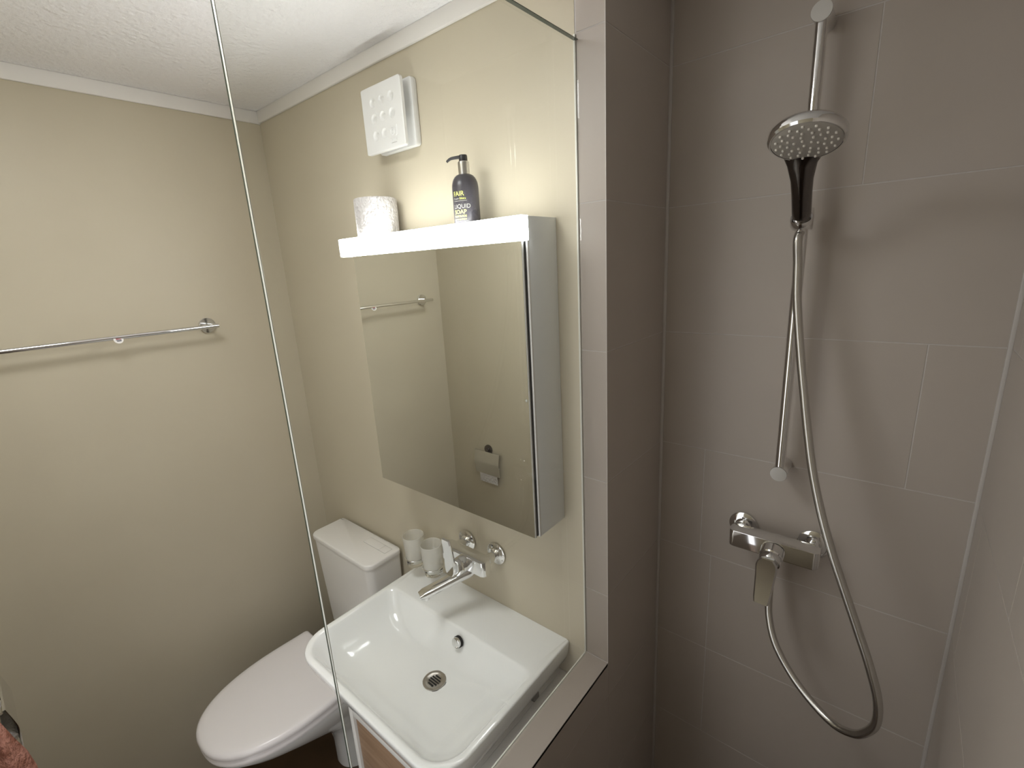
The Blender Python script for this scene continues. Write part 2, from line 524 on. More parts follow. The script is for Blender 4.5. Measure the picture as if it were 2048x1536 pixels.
# ------------------------------------------------------------------ toilet paper on the cabinet
def paper_roll(cx, cy, z, r, h, label, n=64):
    t = empty('toilet_roll', (cx, cy, z), label, 'toilet paper')
    bm = bmesh.new()
    prof = [(0.021, 0), (r - 0.002, 0), (r, 0.003), (r, h * 0.33), (r + 0.0006, h * 0.66), (r, h - 0.003), (r - 0.002, h), (0.021, h - 0.001), (0.021, 0)]
    lathe(bm, prof, (cx, cy, z), n=n, cap0=False, cap1=False)
    finish('paper', bm, PAPER, t)
    bm = bmesh.new()
    lathe(bm, [(0.021, 0.001), (0.021, h - 0.002), (0.0195, h - 0.002), (0.0195, 0.001), (0.021, 0.001)], (cx, cy, z), n=32, cap0=False, cap1=False)
    finish('cardboard_core', bm, CARD, t)
    # loose end of the sheet
    bm = bmesh.new()
    k = [(math.radians(a), r + 0.0012 + 0.0008 * q) for q, a in enumerate((-48, -42, -36, -32))]
    vs = [[bm.verts.new((cx + rr * math.cos(a), cy + rr * math.sin(a), z + hh)) for a, rr in k] for hh in (0.002, h - 0.002)]
    vs2 = [[bm.verts.new((cx + (rr - 0.001) * math.cos(a), cy + (rr - 0.001) * math.sin(a), z + hh)) for a, rr in k] for hh in (0.002, h - 0.002)]
    for i in range(3):
        bm.faces.new((vs[0][i], vs[0][i + 1], vs[1][i + 1], vs[1][i]))
        bm.faces.new((vs2[0][i], vs2[0][i + 1], vs2[1][i + 1], vs2[1][i]))
    bm.faces.new((vs[0][3], vs2[0][3], vs2[1][3], vs[1][3]))
    finish('loose_end', bm, PAPER, t)
    rebase(t)
    return t
paper_roll(0.702, -0.0590, 1.9200, 0.0560, 0.096, 'white toilet paper roll standing on top of the mirror cabinet beside the fan')

# ------------------------------------------------------------------ soap bottle
bx, by, bz = 1.040, -0.058, 1.9185
sb = empty('soap_bottle', (bx, by, bz), 'dark liquid soap pump bottle with yellow lettering standing on the mirror cabinet', 'bottle')
BR = 0.0298
bm = bmesh.new()
prof = [(0.0, 0), (BR - 0.004, 0), (BR - 0.001, 0.0015), (BR, 0.005), (BR, 0.078)]
for k in range(1, 10):
    a = k / 9 * PI / 2
    prof.append((0.0115 + (BR - 0.0115) * math.cos(a), 0.078 + 0.030 * math.sin(a)))
prof += [(0.0115, 0.110), (0.0, 0.110)]
lathe(bm, prof, (bx, by, bz), n=48, cap0=False, cap1=False)
bodyb = finish('body', bm, BOTTLE, sb)
bm = bmesh.new()
lathe(bm, [(0.0, 0.107), (0.0122, 0.107), (0.0126, 0.108), (0.0126, 0.1335), (0.0118, 0.1345), (0, 0.1345)], (bx, by, bz), n=32, cap0=False, cap1=False)
finish('collar', bm, SATIN, sb)
bm = bmesh.new()
lathe(bm, [(0, 0.134), (0.0092, 0.134), (0.0095, 0.135), (0.0095, 0.1455), (0.0085, 0.148), (0, 0.148)], (bx, by, bz), n=28, cap0=False, cap1=False)
pdir = Vector((-0.90, -0.43, 0))
tp = Vector((bx, by, bz + 0.1445))
tube(bm, [tp, tp + pdir * 0.014, tp + pdir * 0.028 + Vector((0, 0, -0.0010)), tp + pdir * 0.036 + Vector((0, 0, -0.0045)), tp + pdir * 0.039 + Vector((0, 0, -0.0075))],
     lambda t: 0.0040 - 0.0016 * t, n=12)
finish('pump', bm, BLACK, sb)

def wrap_text(txt, z, size, mt, ang0, name, bold=0.0):
    b2 = text_bm(txt, size, 0.0001, bold)
    xs = [v.co.x for v in b2.verts]
    for v in b2.verts:
        a = ang0 + v.co.x / BR
        rr = BR + 0.0003 + v.co.z
        v.co = Vector((bx + rr * math.cos(a), by + rr * math.sin(a), bz + z + v.co.y))
    return finish(name, b2, mt, bodyb, smooth=False)
A0 = math.radians(-106)
wrap_text('FAIR', 0.0610, 0.0138, YELLOW, A0, 'lettering', 0.00004)
wrap_text('Cosm', 0.0535, 0.0062, GREYP, A0, 'lettering')
wrap_text('Ethics', 0.0535, 0.0062, YELLOW, A0 + 0.55, 'lettering')
wrap_text('LIQUID', 0.0350, 0.0125, GREYP, A0, 'lettering')
wrap_text('SOAP', 0.0235, 0.0125, YELLOW, A0, 'lettering', 0.00004)
wrap_text('FAIRTRADE', 0.0165, 0.0060, YELLOW, A0, 'lettering', 0.00004)
wrap_text('HAND & BODY', 0.0105, 0.0045, YELLOW, A0, 'lettering')
for zz in (0.0500, 0.0075):
    bm = bmesh.new()
    L = [bm.verts.new((bx + (BR + 0.0004) * math.cos(A0 + k * 0.1), by + (BR + 0.0004) * math.sin(A0 + k * 0.1), bz + zz + h)) for h in (0, 0.0008) for k in range(12)]
    for k in range(11):
        bm.faces.new((L[k], L[k + 1], L[k + 13], L[k + 12]))
    finish('printed_line', bm, GREYP, bodyb, smooth=False)
rebase(sb)

# ------------------------------------------------------------------ fan
fx0, fx1, fz0, fz1 = 0.680, 0.841, 2.126, 2.281
fan = empty('wall_fan', ((fx0 + fx1) / 2, 0, fz0), 'square white extractor fan with round dimples high on the beige wall', 'fan')
bm = bmesh.new()
prism(bm, rrect(fx0 + 0.012, fx1 + 0.003, fz0 + 0.003, fz1 + 0.003, (0.008,) * 4, 4), lambda a, b, d: (a, d, b), -0.018, -0.0005, bev=0.003)
finish('back_frame', bm, FANW, fan)
bm = bmesh.new()
prism(bm, rrect(fx0 + 0.045, fx1 - 0.040, fz0 + 0.030, fz1 - 0.030, (0.008,) * 4, 4), lambda a, b, d: (a, d, b), -0.045, -0.017)
finish('duct_collar', bm, FANW, fan)
cover_y = -0.050
bm = bmesh.new()
# cover plate with true dimples: polar patches set in a grid of cells
cxs = [fx0 + 0.0465, fx0 + 0.0825, fx0 + 0.1205]
czs = [2.2425, 2.2055, 2.1665]
holes = [(x, z) for zi, z in enumerate(czs) for xi, x in enumerate(cxs) if not (xi == 2 and zi == 2)]
NG = 120
CRN = 0.008
def plate_pt(i, k):
    x = fx0 + (fx1 - fx0) * i / NG
    z = fz0 + (fz1 - fz0) * k / NG
    # round the corners
    cx = min(max(x, fx0 + CRN), fx1 - CRN)
    cz = min(max(z, fz0 + CRN), fz1 - CRN)
    d = math.hypot(x - cx, z - cz)
    if d > CRN:
        x, z = cx + (x - cx) * CRN / d, cz + (z - cz) * CRN / d
    # softened rim and the round dimples
    e = min(x - fx0, fx1 - x, z - fz0, fz1 - z)
    y = 0.0012 * max(0.0, 1 - e / 0.0025) ** 2
    for hx, hz in holes:
        q = math.hypot(x - hx, z - hz) / 0.0116
        if q < 1:
            y += 0.0062 * (1 - q * q) ** 0.75
    return (x, cover_y + y, z)
GV = [[bm.verts.new(plate_pt(i, k)) for k in range(NG + 1)] for i in range(NG + 1)]
for i in range(NG):
    for k in range(NG):
        bm.faces.new((GV[i][k], GV[i + 1][k], GV[i + 1][k + 1], GV[i][k + 1]))
loop = [GV[i][0] for i in range(NG)] + [GV[NG][k] for k in range(NG)] + [GV[i][NG] for i in range(NG, 0, -1)] + [GV[0][k] for k in range(NG, 0, -1)]
prev = loop
for off in (0.0035, 0.0090):
    nx = [bm.verts.new((v.co.x, cover_y + off, v.co.z)) for v in loop]
    for i in range(len(loop)):
        j = (i + 1) % len(loop)
        bm.faces.new((prev[i], prev[j], nx[j], nx[i]))
    prev = nx
bm.faces.new(prev)
cov = finish('cover_plate', bm, FANW, fan, angle=28)
# raised logo: spiral, slash, rule and word
bm = bmesh.new()
lx, lz = fx0 + 0.1150, 2.1645
sp = [(lx + (0.0098 - 0.0078 * t) * math.cos(-0.6 + t * 4.2 * PI), cover_y - 0.0003, lz + (0.0115 - 0.0092 * t) * math.sin(-0.6 + t * 4.2 * PI)) for t in [i / 40 for i in range(41)]]
tube(bm, sp, 0.0011, n=6, spline=False)
tube(bm, [(lx + 0.0125, cover_y - 0.0003, lz - 0.011), (lx + 0.0165, cover_y - 0.0003, lz - 0.0095), (lx + 0.0185, cover_y - 0.0003, lz + 0.012)], 0.0012, n=6, spline=False)
box(bm, lx - 0.010, lx + 0.020, cover_y - 0.0008, cover_y + 0.0003, lz - 0.0155, lz - 0.0145)
finish('logo', bm, FANW, cov)
bm = text_bm('VORTICE', 0.0075, 0.0006, 0.0001)
for v in bm.verts:
    v.co = Vector((lx - 0.0105 + v.co.x * 0.92, cover_y - 0.0003 + v.co.z, lz - 0.0225 + v.co.y))
finish('lettering', bm, FANW, cov, smooth=False)
boxo('printed_line', GREYP, cov, lx - 0.007, lx + 0.014, cover_y - 0.0003, cover_y + 0.0003, lz - 0.0265, lz - 0.0252)
rebase(fan)

# ------------------------------------------------------------------ wash basin
wb = empty('wash_basin', (0.95, 0, 0.741), 'white rectangular ceramic wash basin on the vanity beside the glass screen', 'basin')
BX0, BX1, BY0, BY1, BZ = 0.651, 1.247, -0.462, -0.0005, 0.850
def ring(x0, x1, y0, y1, rb, rf, z):
    return [Vector((x, y, z)) for x, y in rrect(x0, x1, y0, y1, (rf, rf, rb, rb), 10)]
bm = bmesh.new()
rings = []
# outside, bottom to top
for ix, iyf, z, rf, rb in ((0.085, 0.110, 0.7410, 0.05, 0.004), (0.060, 0.085, 0.7440, 0.06, 0.004), (0.032, 0.052, 0.757, 0.07, 0.004), (0.015, 0.026, 0.780, 0.078, 0.004),
                           (0.005, 0.010, 0.806, 0.085, 0.004), (0.001, 0.002, 0.832, 0.088, 0.004), (0.0, 0.0, 0.8450, 0.088, 0.004),
                           (0.0012, 0.0012, 0.8485, 0.087, 0.004), (0.004, 0.004, 0.8500, 0.084, 0.005)):
    rings.append(ring(BX0 + ix, BX1 - ix, BY0 + iyf, BY1, rb, rf, z))
# top lip to bowl
DECK = 0.140
for ix, iyf, iyb, z, rf, rb in ((0.013, 0.013, DECK - 0.004, 0.8502, 0.075, 0.020), (0.0165, 0.0165, DECK, 0.8492, 0.073, 0.024), (0.0190, 0.0190, DECK + 0.003, 0.8465, 0.071, 0.028),
                                (0.0235, 0.0230, DECK + 0.006, 0.8400, 0.070, 0.032), (0.036, 0.034, DECK + 0.014, 0.8170, 0.068, 0.036), (0.056, 0.050, DECK + 0.025, 0.7940, 0.066, 0.038),
                                (0.088, 0.072, DECK + 0.040, 0.7740, 0.058, 0.038), (0.130, 0.100, DECK + 0.046, 0.7620, 0.050, 0.034), (0.170, 0.125, DECK + 0.051, 0.7560, 0.035, 0.026)):
    rings.append(ring(BX0 + ix, BX1 - ix, BY0 + iyf, BY1 - iyb, rb, rf, z))
dx, dy, dz = 0.968, -0.242, 0.7490
n = len(rings[0])
# morph last ring to the round drain opening
last = rings[-1]
def circ(r, z):
    out = []
    for p in last:
        a = math.atan2(p.y - dy, p.x - dx)
        out.append(Vector((dx + r * math.cos(a), dy + r * math.sin(a), z)))
    return out
rings.append([a.lerp(b, 0.55) for a, b in zip(last, circ(0.05, 0.7485))])
rings.append(circ(0.040, 0.7475))
rings.append(circ(0.0330, 0.7468))
rings.append(circ(0.0320, 0.7425))
loft(bm, rings)
finish('bowl', bm, CERAM, wb, angle=60)
# drain
bm = bmesh.new()
lathe(bm, [(0.0305, -0.005), (0.0318, 0.0), (0.0312, 0.0016), (0.026, 0.0018), (0.0225, 0.0006), (0.0205, -0.0006), (0.0, -0.0006)], (dx, dy, dz), n=40, cap0=True, cap1=False)
dr = finish('drain', bm, STEEL, wb)
bm = bmesh.new()
ca, sa = math.cos(math.radians(0)), math.sin(math.radians(0))
for k in range(-2, 3):
    xx = k * 0.0068
    hl = math.sqrt(max(0.0, 0.0172 ** 2 - xx * xx)) - 0.001
    box(bm, dx - hl, dx + hl, dy + xx - 0.0021, dy + xx + 0.0021, dz - 0.0004, dz + 0.0002, bev=0.0001, seg=1)
finish('drain_slot', bm, DARK, dr, smooth=False)
# overflow button on the back slope
bm = bmesh.new()
oc = Vector((0.985, -0.163, 0.8235))
ax = Vector((0, -0.88, 0.22)).normalized()
lathe(bm, [(0.0, 0.010), (0.0120, 0.0100), (0.0140, 0.0088), (0.0144, 0.006), (0.0144, 0.0025), (0, 0.0025)], oc, ax, n=32, cap0=False, cap1=False)
finish('overflow_cap', bm, CHROME, wb)
bm = bmesh.new()
lathe(bm, [(0.0, -0.006), (0.0158, -0.006), (0.0158, 0.0012), (0.0, 0.0012)], oc, ax, n=32, cap0=False, cap1=False)
finish('overflow_recess', bm, DARK, wb)
boxo('fixing_slot', DARK, wb, 1.2180, 1.2290, -0.140, -0.118, 0.756, 0.778, bev=0.002)
rebase(wb)

# ------------------------------------------------------------------ vanity
vc = empty('vanity_cabinet', (1.02, 0, 0.25), 'white vanity cabinet with a brown wood drawer front beneath the basin', 'cabinet')
VX0, VX1, VY, VZ = 0.838, 1.235, -0.425, 0.7400
boxo('side', WHITE, vc, VX0, VX0 + 0.016, VY, -0.001, 0.25, VZ, bev=0.001)
boxo('side', WHITE, vc, VX1 - 0.016, VX1, VY, -0.001, 0.25, VZ, bev=0.001)
boxo('top_panel', WHITE, vc, VX0 + 0.0165, VX1 - 0.0165, VY, -0.001, VZ - 0.018, VZ, bev=0.001)
boxo('bottom_panel', WHITE, vc, VX0 + 0.0165, VX1 - 0.0165, VY, -0.001, 0.25, 0.268, bev=0.001)
boxo('back_panel', WHITE, vc, VX0 + 0.0165, VX1 - 0.0165, -0.014, -0.002, 0.27, VZ - 0.02)
boxo('drawer_front', WOOD, vc, VX0 + 0.019, VX1 - 0.019, VY + 0.006, VY + 0.024, 0.496, VZ - 0.022, bev=0.001)
boxo('drawer_front', WOOD, vc, VX0 + 0.019, VX1 - 0.019, VY + 0.006, VY + 0.024, 0.272, 0.492, bev=0.001)
rebase(vc)

# ------------------------------------------------------------------ toilet
tl = empty('toilet', (0.357, -0.35, 0), 'white ceramic toilet with its lid closed next to the beige wall', 'toilet')
TCX = 0.3565
def dring(hw, yb, yf, z, n=40, taper=0.0, rb=0.012, sq=2.35):
    """D shaped outline: straight back at yb, rounded front at yf"""
    pts = []
    ym = yb + (yf - yb) * 0.30
    # back edge from left to right with small corner radius
    for k in range(5):
        a = PI / 2 + (1 - k / 4) * PI / 2
        pts.append((TCX - hw + taper + rb + rb * math.cos(a), yb - rb + rb * math.sin(a)))
    for k in range(5):
        a = PI / 2 - k / 4 * PI / 2
        pts.append((TCX + hw - taper - rb + rb * math.cos(a), yb - rb + rb * math.sin(a)))
    for k in range(n + 1):
        t = k / n * PI
        c, s = math.cos(t), math.sin(t)
        pts.append((TCX + hw * math.copysign(abs(c) ** (2 / sq), c), ym + (yf - ym) * abs(s) ** (2 / sq)))
    return [Vector((x, y, z)) for x, y in pts]
bm = bmesh.new()
loft(bm, [dring(0.184, -0.234, -0.655, 0.4660, taper=0.004), dring(0.1905, -0.231, -0.664, 0.4690, taper=0.004), dring(0.1915, -0.230, -0.6655, 0.4760, taper=0.004),
          dring(0.1885, -0.2315, -0.6625, 0.4835, taper=0.004), dring(0.181, -0.235, -0.655, 0.4880, taper=0.004), dring(0.166, -0.242, -0.640, 0.4900, taper=0.004),
          dring(0.120, -0.27, -0.585, 0.4910, taper=0.004), dring(0.05, -0.33, -0.48, 0.4915, taper=0.004)])
finish('lid', bm, SEATP, tl, angle=50)
bm = bmesh.new()
loft(bm, [dring(0.182, -0.236, -0.653, 0.4400, taper=0.004), dring(0.188, -0.233, -0.661, 0.4430, taper=0.004), dring(0.189, -0.232, -0.663, 0.4520, taper=0.004),
          dring(0.184, -0.236, -0.656, 0.4620, taper=0.004), dring(0.176, -0.24, -0.645, 0.4635, taper=0.004)])
finish('seat', bm, SEATP, tl, angle=50)
bm = bmesh.new()
loft(bm, [dring(0.088, -0.05, -0.275, 0.0), dring(0.086, -0.05, -0.275, 0.10), dring(0.088, -0.05, -0.285, 0.17), dring(0.098, -0.05, -0.325, 0.225),
          dring(0.118, -0.05, -0.410, 0.275), dring(0.142, -0.05, -0.520, 0.325), dring(0.162, -0.05, -0.600, 0.368), dring(0.177, -0.05, -0.643, 0.405), dring(0.180, -0.05, -0.646, 0.425), dring(0.177, -0.05, -0.643, 0.4345), dring(0.168, -0.05, -0.635, 0.437)])
finish('bowl', bm, CERAM, tl, angle=60)
for sx in (-0.075, 0.075):
    bm = bmesh.new()
    lathe(bm, [(0, 0), (0.013, 0), (0.0135, 0.002), (0.0135, 0.022), (0.012, 0.024), (0, 0.024)], (TCX + sx, -0.212, 0.436), n=20, cap0=False, cap1=False)
    finish('hinge', bm, CHROME, tl)
rebase(tl)

ct = empty('cistern', (TCX, 0, 0.44), 'white plastic toilet cistern mounted on the beige wall behind the toilet', 'cistern')
bm = bmesh.new()
def cr(i, z, yb=-0.012):
    return [Vector((x, y, z)) for x, y in rrect(0.166 + i, 0.547 - i, -0.1520 + i, yb, (0.03, 0.03, 0.012, 0.012), 6)]
loft(bm, [cr(0.026, 0.470), cr(0.019, 0.473), cr(0.016, 0.482), cr(0.004, 0.845), cr(0.004, 0.8485)])
finish('tank', bm, CISTM, ct, angle=50)
bm = bmesh.new()
loft(bm, [cr(0.003, 0.8490), cr(0.0005, 0.8495), cr(0, 0.852), cr(0, 0.8630), cr(0.0015, 0.8665), cr(0.005, 0.8680)])
lid = finish('cistern_lid', bm, CISTM, ct, angle=50)
bm = bmesh.new()
prism(bm, rrect(0.394, 0.525, -0.0660, -0.0320, (0.003,) * 4, 3), lambda a, b, d: (a, b, d), 0.8670, 0.86825)
finish('button_gap', bm, GREYP, lid)
for a, b in ((0.3950, 0.4850), (0.4860, 0.5240)):
    bm = bmesh.new()
    prism(bm, rrect(a, b, -0.0650, -0.0330, (0.0025,) * 4, 3), lambda p, q, d: (p, q, d), 0.8672, 0.8688, bev=0.0004)
    finish('flush_button', bm, CISTM, lid)
boxo('printed_mark', GREYP, lid, 0.170, 0.188, -0.0240, -0.0205, 0.8678, 0.8683)
bm = bmesh.new()
tube(bm, [(TCX, -0.08, 0.4375), (TCX, -0.08, 0.475)], 0.024, n=20, spline=False)
finish('flush_pipe', bm, CISTM, ct)
bm = bmesh.new()
box(bm, 0.20, 0.515, -0.013, -0.0005, 0.50, 0.84)
finish('wall_bracket', bm, CISTM, ct)
rebase(ct)

# ------------------------------------------------------------------ mixers
def mixer(name, label, cx, zc, ywall, yface, hw, hh, ros, cat='tap'):
    """bar mixer: two rosettes on the wall, flat bar body"""
    t = empty(name, (cx, ywall, zc), label, cat)
    depth = 0.020
    bm = bmesh.new()
    prism(bm, rrect(cx - hw, cx + hw, yface, yface + depth * 2, (0.012, 0.012, 0.016, 0.016), 6), lambda a, b, d: (a, b, d), zc - hh, zc + hh, bev=0.0012)
    finish('body', bm, CHROME, t)
    for sx in ros:
        bm = bmesh.new()
        lathe(bm, [(0.0, -0.001), (0.0325, -0.001), (0.0335, -0.0025), (0.0328, -0.0055), (0.0300, -0.0070), (0.0180, -0.0090), (0.0145, -0.0130), (0.0, -0.0130)][::-1], (sx, ywall, zc), (0, 1, 0), n=36, cap0=False, cap1=False)
        finish('rosette', bm, CHROME, t)
        bm = bmesh.new()
        lathe(bm, [(0.0125, 0), (0.0125, -(ywall - yface - depth * 2) * 0.45), (0.0150, -(ywall - yface - depth * 2) * 0.5), (0.0150, -(ywall - yface - depth * 2) - 0.004)], (sx, ywall - 0.003, zc), (0, 1, 0), n=24)
        finish('connector', bm, CHROME, t)
    return t

# basin mixer
mz, mcx = 1.021, 0.945
bt = mixer('basin_mixer', 'chrome wall mixer tap with a long spout over the basin', mcx, mz, -0.0005, -0.088, 0.086, 0.0215, (0.886, 1.004))
bm = bmesh.new()
lathe(bm, [(0.0, 0), (0.0235, 0), (0.0235, 0.018), (0.0215, 0.0215), (0.0215, 0.0235), (0.0235, 0.025), (0.0235, 0.036), (0.0215, 0.040), (0, 0.040)], (0.957, -0.084, mz + 0.001), (0, -1, 0), n=36, cap0=False, cap1=False)
finish('cartridge', bm, CHROME, bt)
def lever(parent, pivot, updir, length, w0, w1, thick, off):
    """flat tapered paddle starting at the cartridge face; updir = unit vector in the wall plane, off = outward (-Y) tilt at its end"""
    bm = bmesh.new()
    u = Vector(updir).normalized()
    s = Vector((u.z, 0, -u.x))
    out = Vector((0, -1, 0))
    N = 10
    secs = []
    for k in range(N + 1):
        t = k / N
        c = Vector(pivot) + u * (length * t) + out * (off * t * t)
        wv = w0 + (w1 - w0) * t
        if t == 0:
            wv *= 0.55
        elif k == 1:
            wv *= 0.9
        if k == N:
            wv *= 0.9
        th = thick * (1.0 - 0.45 * t)
        e = min(0.003, th * 0.4)
        pr_ = [(-wv, e), (-wv + e, 0), (wv - e, 0), (wv, e), (wv, th - e), (wv - e, th), (-wv + e, th), (-wv, th - e)]
        secs.append([c + s * a + out * b for a, b in pr_])
    loft(bm, secs)
    return finish('lever', bm, CHROME, parent, angle=40)
lever(bt, (0.946, -0.122, mz - 0.020), (-0.02, 0, 1), 0.112, 0.0205, 0.0165, 0.013, 0.010)
bm = bmesh.new()
# spout: root block under the body then a long flattened arm reaching out over the bowl
secs = []
P0, P1 = Vector((0.964, -0.066, 0.990)), Vector((0.897, -0.207, 0.9600))
dv = (P1 - P0).normalized()
sv = dv.cross(Vector((0, 0, 1))).normalized()
uv = sv.cross(dv).normalized()
for k in range(13):
    t = k / 12
    c = P0.lerp(P1, t)
    wv = 0.0195 - 0.0025 * t
    hv = 0.0150 - 0.0055 * t
    if k == 12:
        wv *= 0.82
        hv *= 0.7
    if k == 0:
        wv *= 0.8
        hv *= 0.8
    secs.append([c + sv * (wv * math.copysign(abs(math.cos(a)) ** 0.6, math.cos(a))) + uv * (hv * math.copysign(abs(math.sin(a)) ** 0.6, math.sin(a))) for a in [2 * PI * i / 20 for i in range(20)]])
loft(bm, secs)
finish('spout', bm, CHROME, bt, angle=50)
bm = bmesh.new()
lathe(bm, [(0.0, 0), (0.0125, 0), (0.0125, 0.012), (0.0, 0.012)], P1 - dv * 0.016 + Vector((0, 0, -0.017)), (0, 0, 1), n=24, cap0=False, cap1=False)
finish('aerator', bm, CHROME, bt)
bm = bmesh.new()
lathe(bm, [(0.0, 0), (0.0175, 0), (0.0185, 0.002), (0.0185, 0.017), (0.0, 0.017)], (P0.x, P0.y, 0.985), (0, 0, 1), n=28, cap0=False, cap1=False)
finish('spout_swivel', bm, CHROME, bt)
rebase(bt)

# shower mixer
smz, smcx = 1.160, 1.6600
st = mixer('shower_mixer', 'chrome bar shower mixer with a lever on the dark tiled shower wall', smcx, smz, YD - 0.0005, 0.222, 0.093, 0.0205, (1.582, 1.733))
bm = bmesh.new()
lathe(bm, [(0.0, 0), (0.0245, 0), (0.0245, 0.020), (0.0225, 0.0225), (0.0225, 0.0245), (0.0240, 0.026), (0.0235, 0.034), (0.021, 0.038), (0, 0.038)], (1.6640, 0.224, smz - 0.002), (0, -0.94, -0.34), n=36, cap0=False, cap1=False)
finish('cartridge', bm, CHROME, st)
lever(st, (1.6610, 0.190, smz - 0.002), (-0.03, 0, -1), 0.107, 0.0235, 0.0165, 0.012, 0.020)
bm = bmesh.new()
lathe(bm, [(0.0, 0), (0.0115, 0), (0.0115, 0.014), (0.0, 0.014)], (1.664, 0.243, smz - 0.034), (0, 0, 1), n=20, cap0=False, cap1=False)
finish('hose_outlet', bm, CHROME, st)
rebase(st)

# ------------------------------------------------------------------ shower rail, head, hose
RX, RY = 1.6590, 0.2430
rl = empty('shower_rail', (RX, YD, 1.34), 'tall chrome slide rail screwed to the dark shower tiles', 'shower rail')
bm = bmesh.new()
tube(bm, [(RX, RY, 1.340), (RX, RY, 2.236)], 0.0100, n=24, spline=False)
finish('bar', bm, CHROME, rl)
for zz in (1.344, 2.230):
    bm = bmesh.new()
    lathe(bm, [(0.0, 0), (0.0150, 0), (0.0160, 0.001), (0.0160, YD - RY + 0.008), (0.0150, YD - RY + 0.0095), (0, YD - RY + 0.0095)], (RX, YD - 0.0005, zz), (0, -1, 0), n=32, cap0=False, cap1=False)
    br_ = finish('bracket', bm, CHROME, rl)
    bm = bmesh.new()
    yy = RY - 0.0105
    lathe(bm, [(0.0, 0), (0.0165, 0), (0.0170, 0.0008), (0.0165, 0.0022), (0, 0.0022)], (RX, yy + 0.0012, zz), (0, -1, 0), n=32, cap0=False, cap1=False)
    finish('end_cap', bm, SATIN, br_)
hb = Vector((1.664, 0.196, 1.872))        # lower end of the hand shower
ht = Vector((1.671, 0.108, 1.962))        # where the handle meets the head
hd = (ht - hb).normalized()
bm = bmesh.new()
lathe(bm, [(0.0101, 0), (0.0165, 0), (0.0175, 0.002), (0.0175, 0.038), (0.0165, 0.040), (0.0101, 0.040)], (RX, RY, 1.862), (0, 0, 1), n=28)
tube(bm, [(RX, RY - 0.010, 1.880), (RX + 0.002, 0.214, 1.878)], 0.0105, n=16, spline=False)
sl = finish('slider', bm, CHROME, rl)
bm = bmesh.new()
lathe(bm, [(0.0118, 0), (0.0168, 0), (0.0185, 0.003), (0.0185, 0.018), (0.0178, 0.020), (0.0125, 0.020), (0.0118, 0)], hb - hd * 0.004, hd, n=28, cap0=False, cap1=False)
finish('hand_shower_cradle', bm, CHROME, sl)
rebase(rl)

hs = empty('hand_shower', tuple(hb), 'round hand shower with grey spray face hanging on the slide rail', 'shower head')
nrm = Vector((0.013, -0.38, -0.925)).normalized()
hc = Vector((1.683, 0.050, 1.988))
a_, u_, v_ = frame_of(nrm)
HRD = 0.0545
bm = bmesh.new()
lathe(bm, [(0.0, -0.0250), (0.022, -0.0245), (0.040, -0.0225), (0.0500, -0.0190), (HRD, -0.0130), (HRD + 0.0006, -0.0080), (HRD, -0.0030), (0.0515, 0.0002), (0.0500, 0.0002), (0.0500, -0.002), (0, -0.002)], hc, nrm, n=56, cap0=False, cap1=False)
finish('head_shell', bm, CHROME, hs)
bm = bmesh.new()
lathe(bm, [(0.0, -0.0015), (0.0492, -0.0015), (0.0492, -0.0002), (0.0480, 0.0006), (0.0, 0.0010)], hc, nrm, n=56, cap0=False, cap1=False)
fp = finish('spray_plate', bm, FACEP, hs)
noz = []
for r_, n_, ph in ((0.0425, 15, 0.0), (0.0350, 15, 0.21), (0.0260, 12, 0.1), (0.0165, 6, 0.3), (0.0075, 3, 0.6)):
    for k in range(n_):
        a = ph + 2 * PI * k / n_
        noz.append(hc + u_ * (r_ * math.cos(a)) + v_ * (r_ * math.sin(a)))
bm = bmesh.new()
lathe(bm, [(0.0, 0.0004), (0.0021, 0.0004), (0.0018, 0.0028), (0.0010, 0.0034), (0.0, 0.0035)], (0, 0, 0), nrm, n=10, cap0=False, cap1=False)
nm = finish('nozzle', bm, NOZZ, fp)
nm.data.name = 'nozzle'
first = True
base = Vector(hb)
for p in noz:
    if first:
        o = nm
        first = False
    else:
        o = nm.copy()
        COL.objects.link(o)
    o.location = p
# handle: lofted from the neck of the head down to the cradle
bm = bmesh.new()
hs0 = hb + hd * 0.000
L = (ht - hb).length
secs = []
up2 = nrm.cross(hd).normalized()
w2 = hd.cross(up2).normalized()
back = hc - nrm * 0.012
edge = hc + (ht - hc).normalized() * 0.030 - nrm * 0.011
path = [(hb - hd * 0.004, 0.0118, 0.0118), (hb + hd * 0.001, 0.0150, 0.0150), (hb + hd * 0.03, 0.0158, 0.0150), (hb + hd * 0.07, 0.0162, 0.0145), (hb + hd * 0.10, 0.0175, 0.0135),
        (ht + hd * 0.005, 0.0225, 0.0120), (ht.lerp(edge, 0.55) + Vector((0, 0, 0.006)), 0.0320, 0.0105), (edge, 0.0380, 0.0085)]
for c, wa, wb_ in path:
    secs.append([c + up2 * (wa * math.cos(2 * PI * i / 24)) + w2 * (wb_ * math.sin(2 * PI * i / 24)) for i in range(24)])
loft(bm, secs)
finish('handle', bm, DARKMET, hs, angle=60)
loc = Vector(hs.location)
for c in hs.children:
    c.data.transform(Matrix.Translation(-loc))
for c in fp.children:      # nozzles keep their own meshes at the origin: move them instead
    c.location = Vector(c.location) - loc

hpts = [tuple(hb - hd * 0.004), (1.664, 0.196, 1.850), (1.6645, 0.196, 1.80)]
hose = bmesh.new()
path = [tuple(hb - hd * 0.002), tuple(hb - hd * 0.012)]
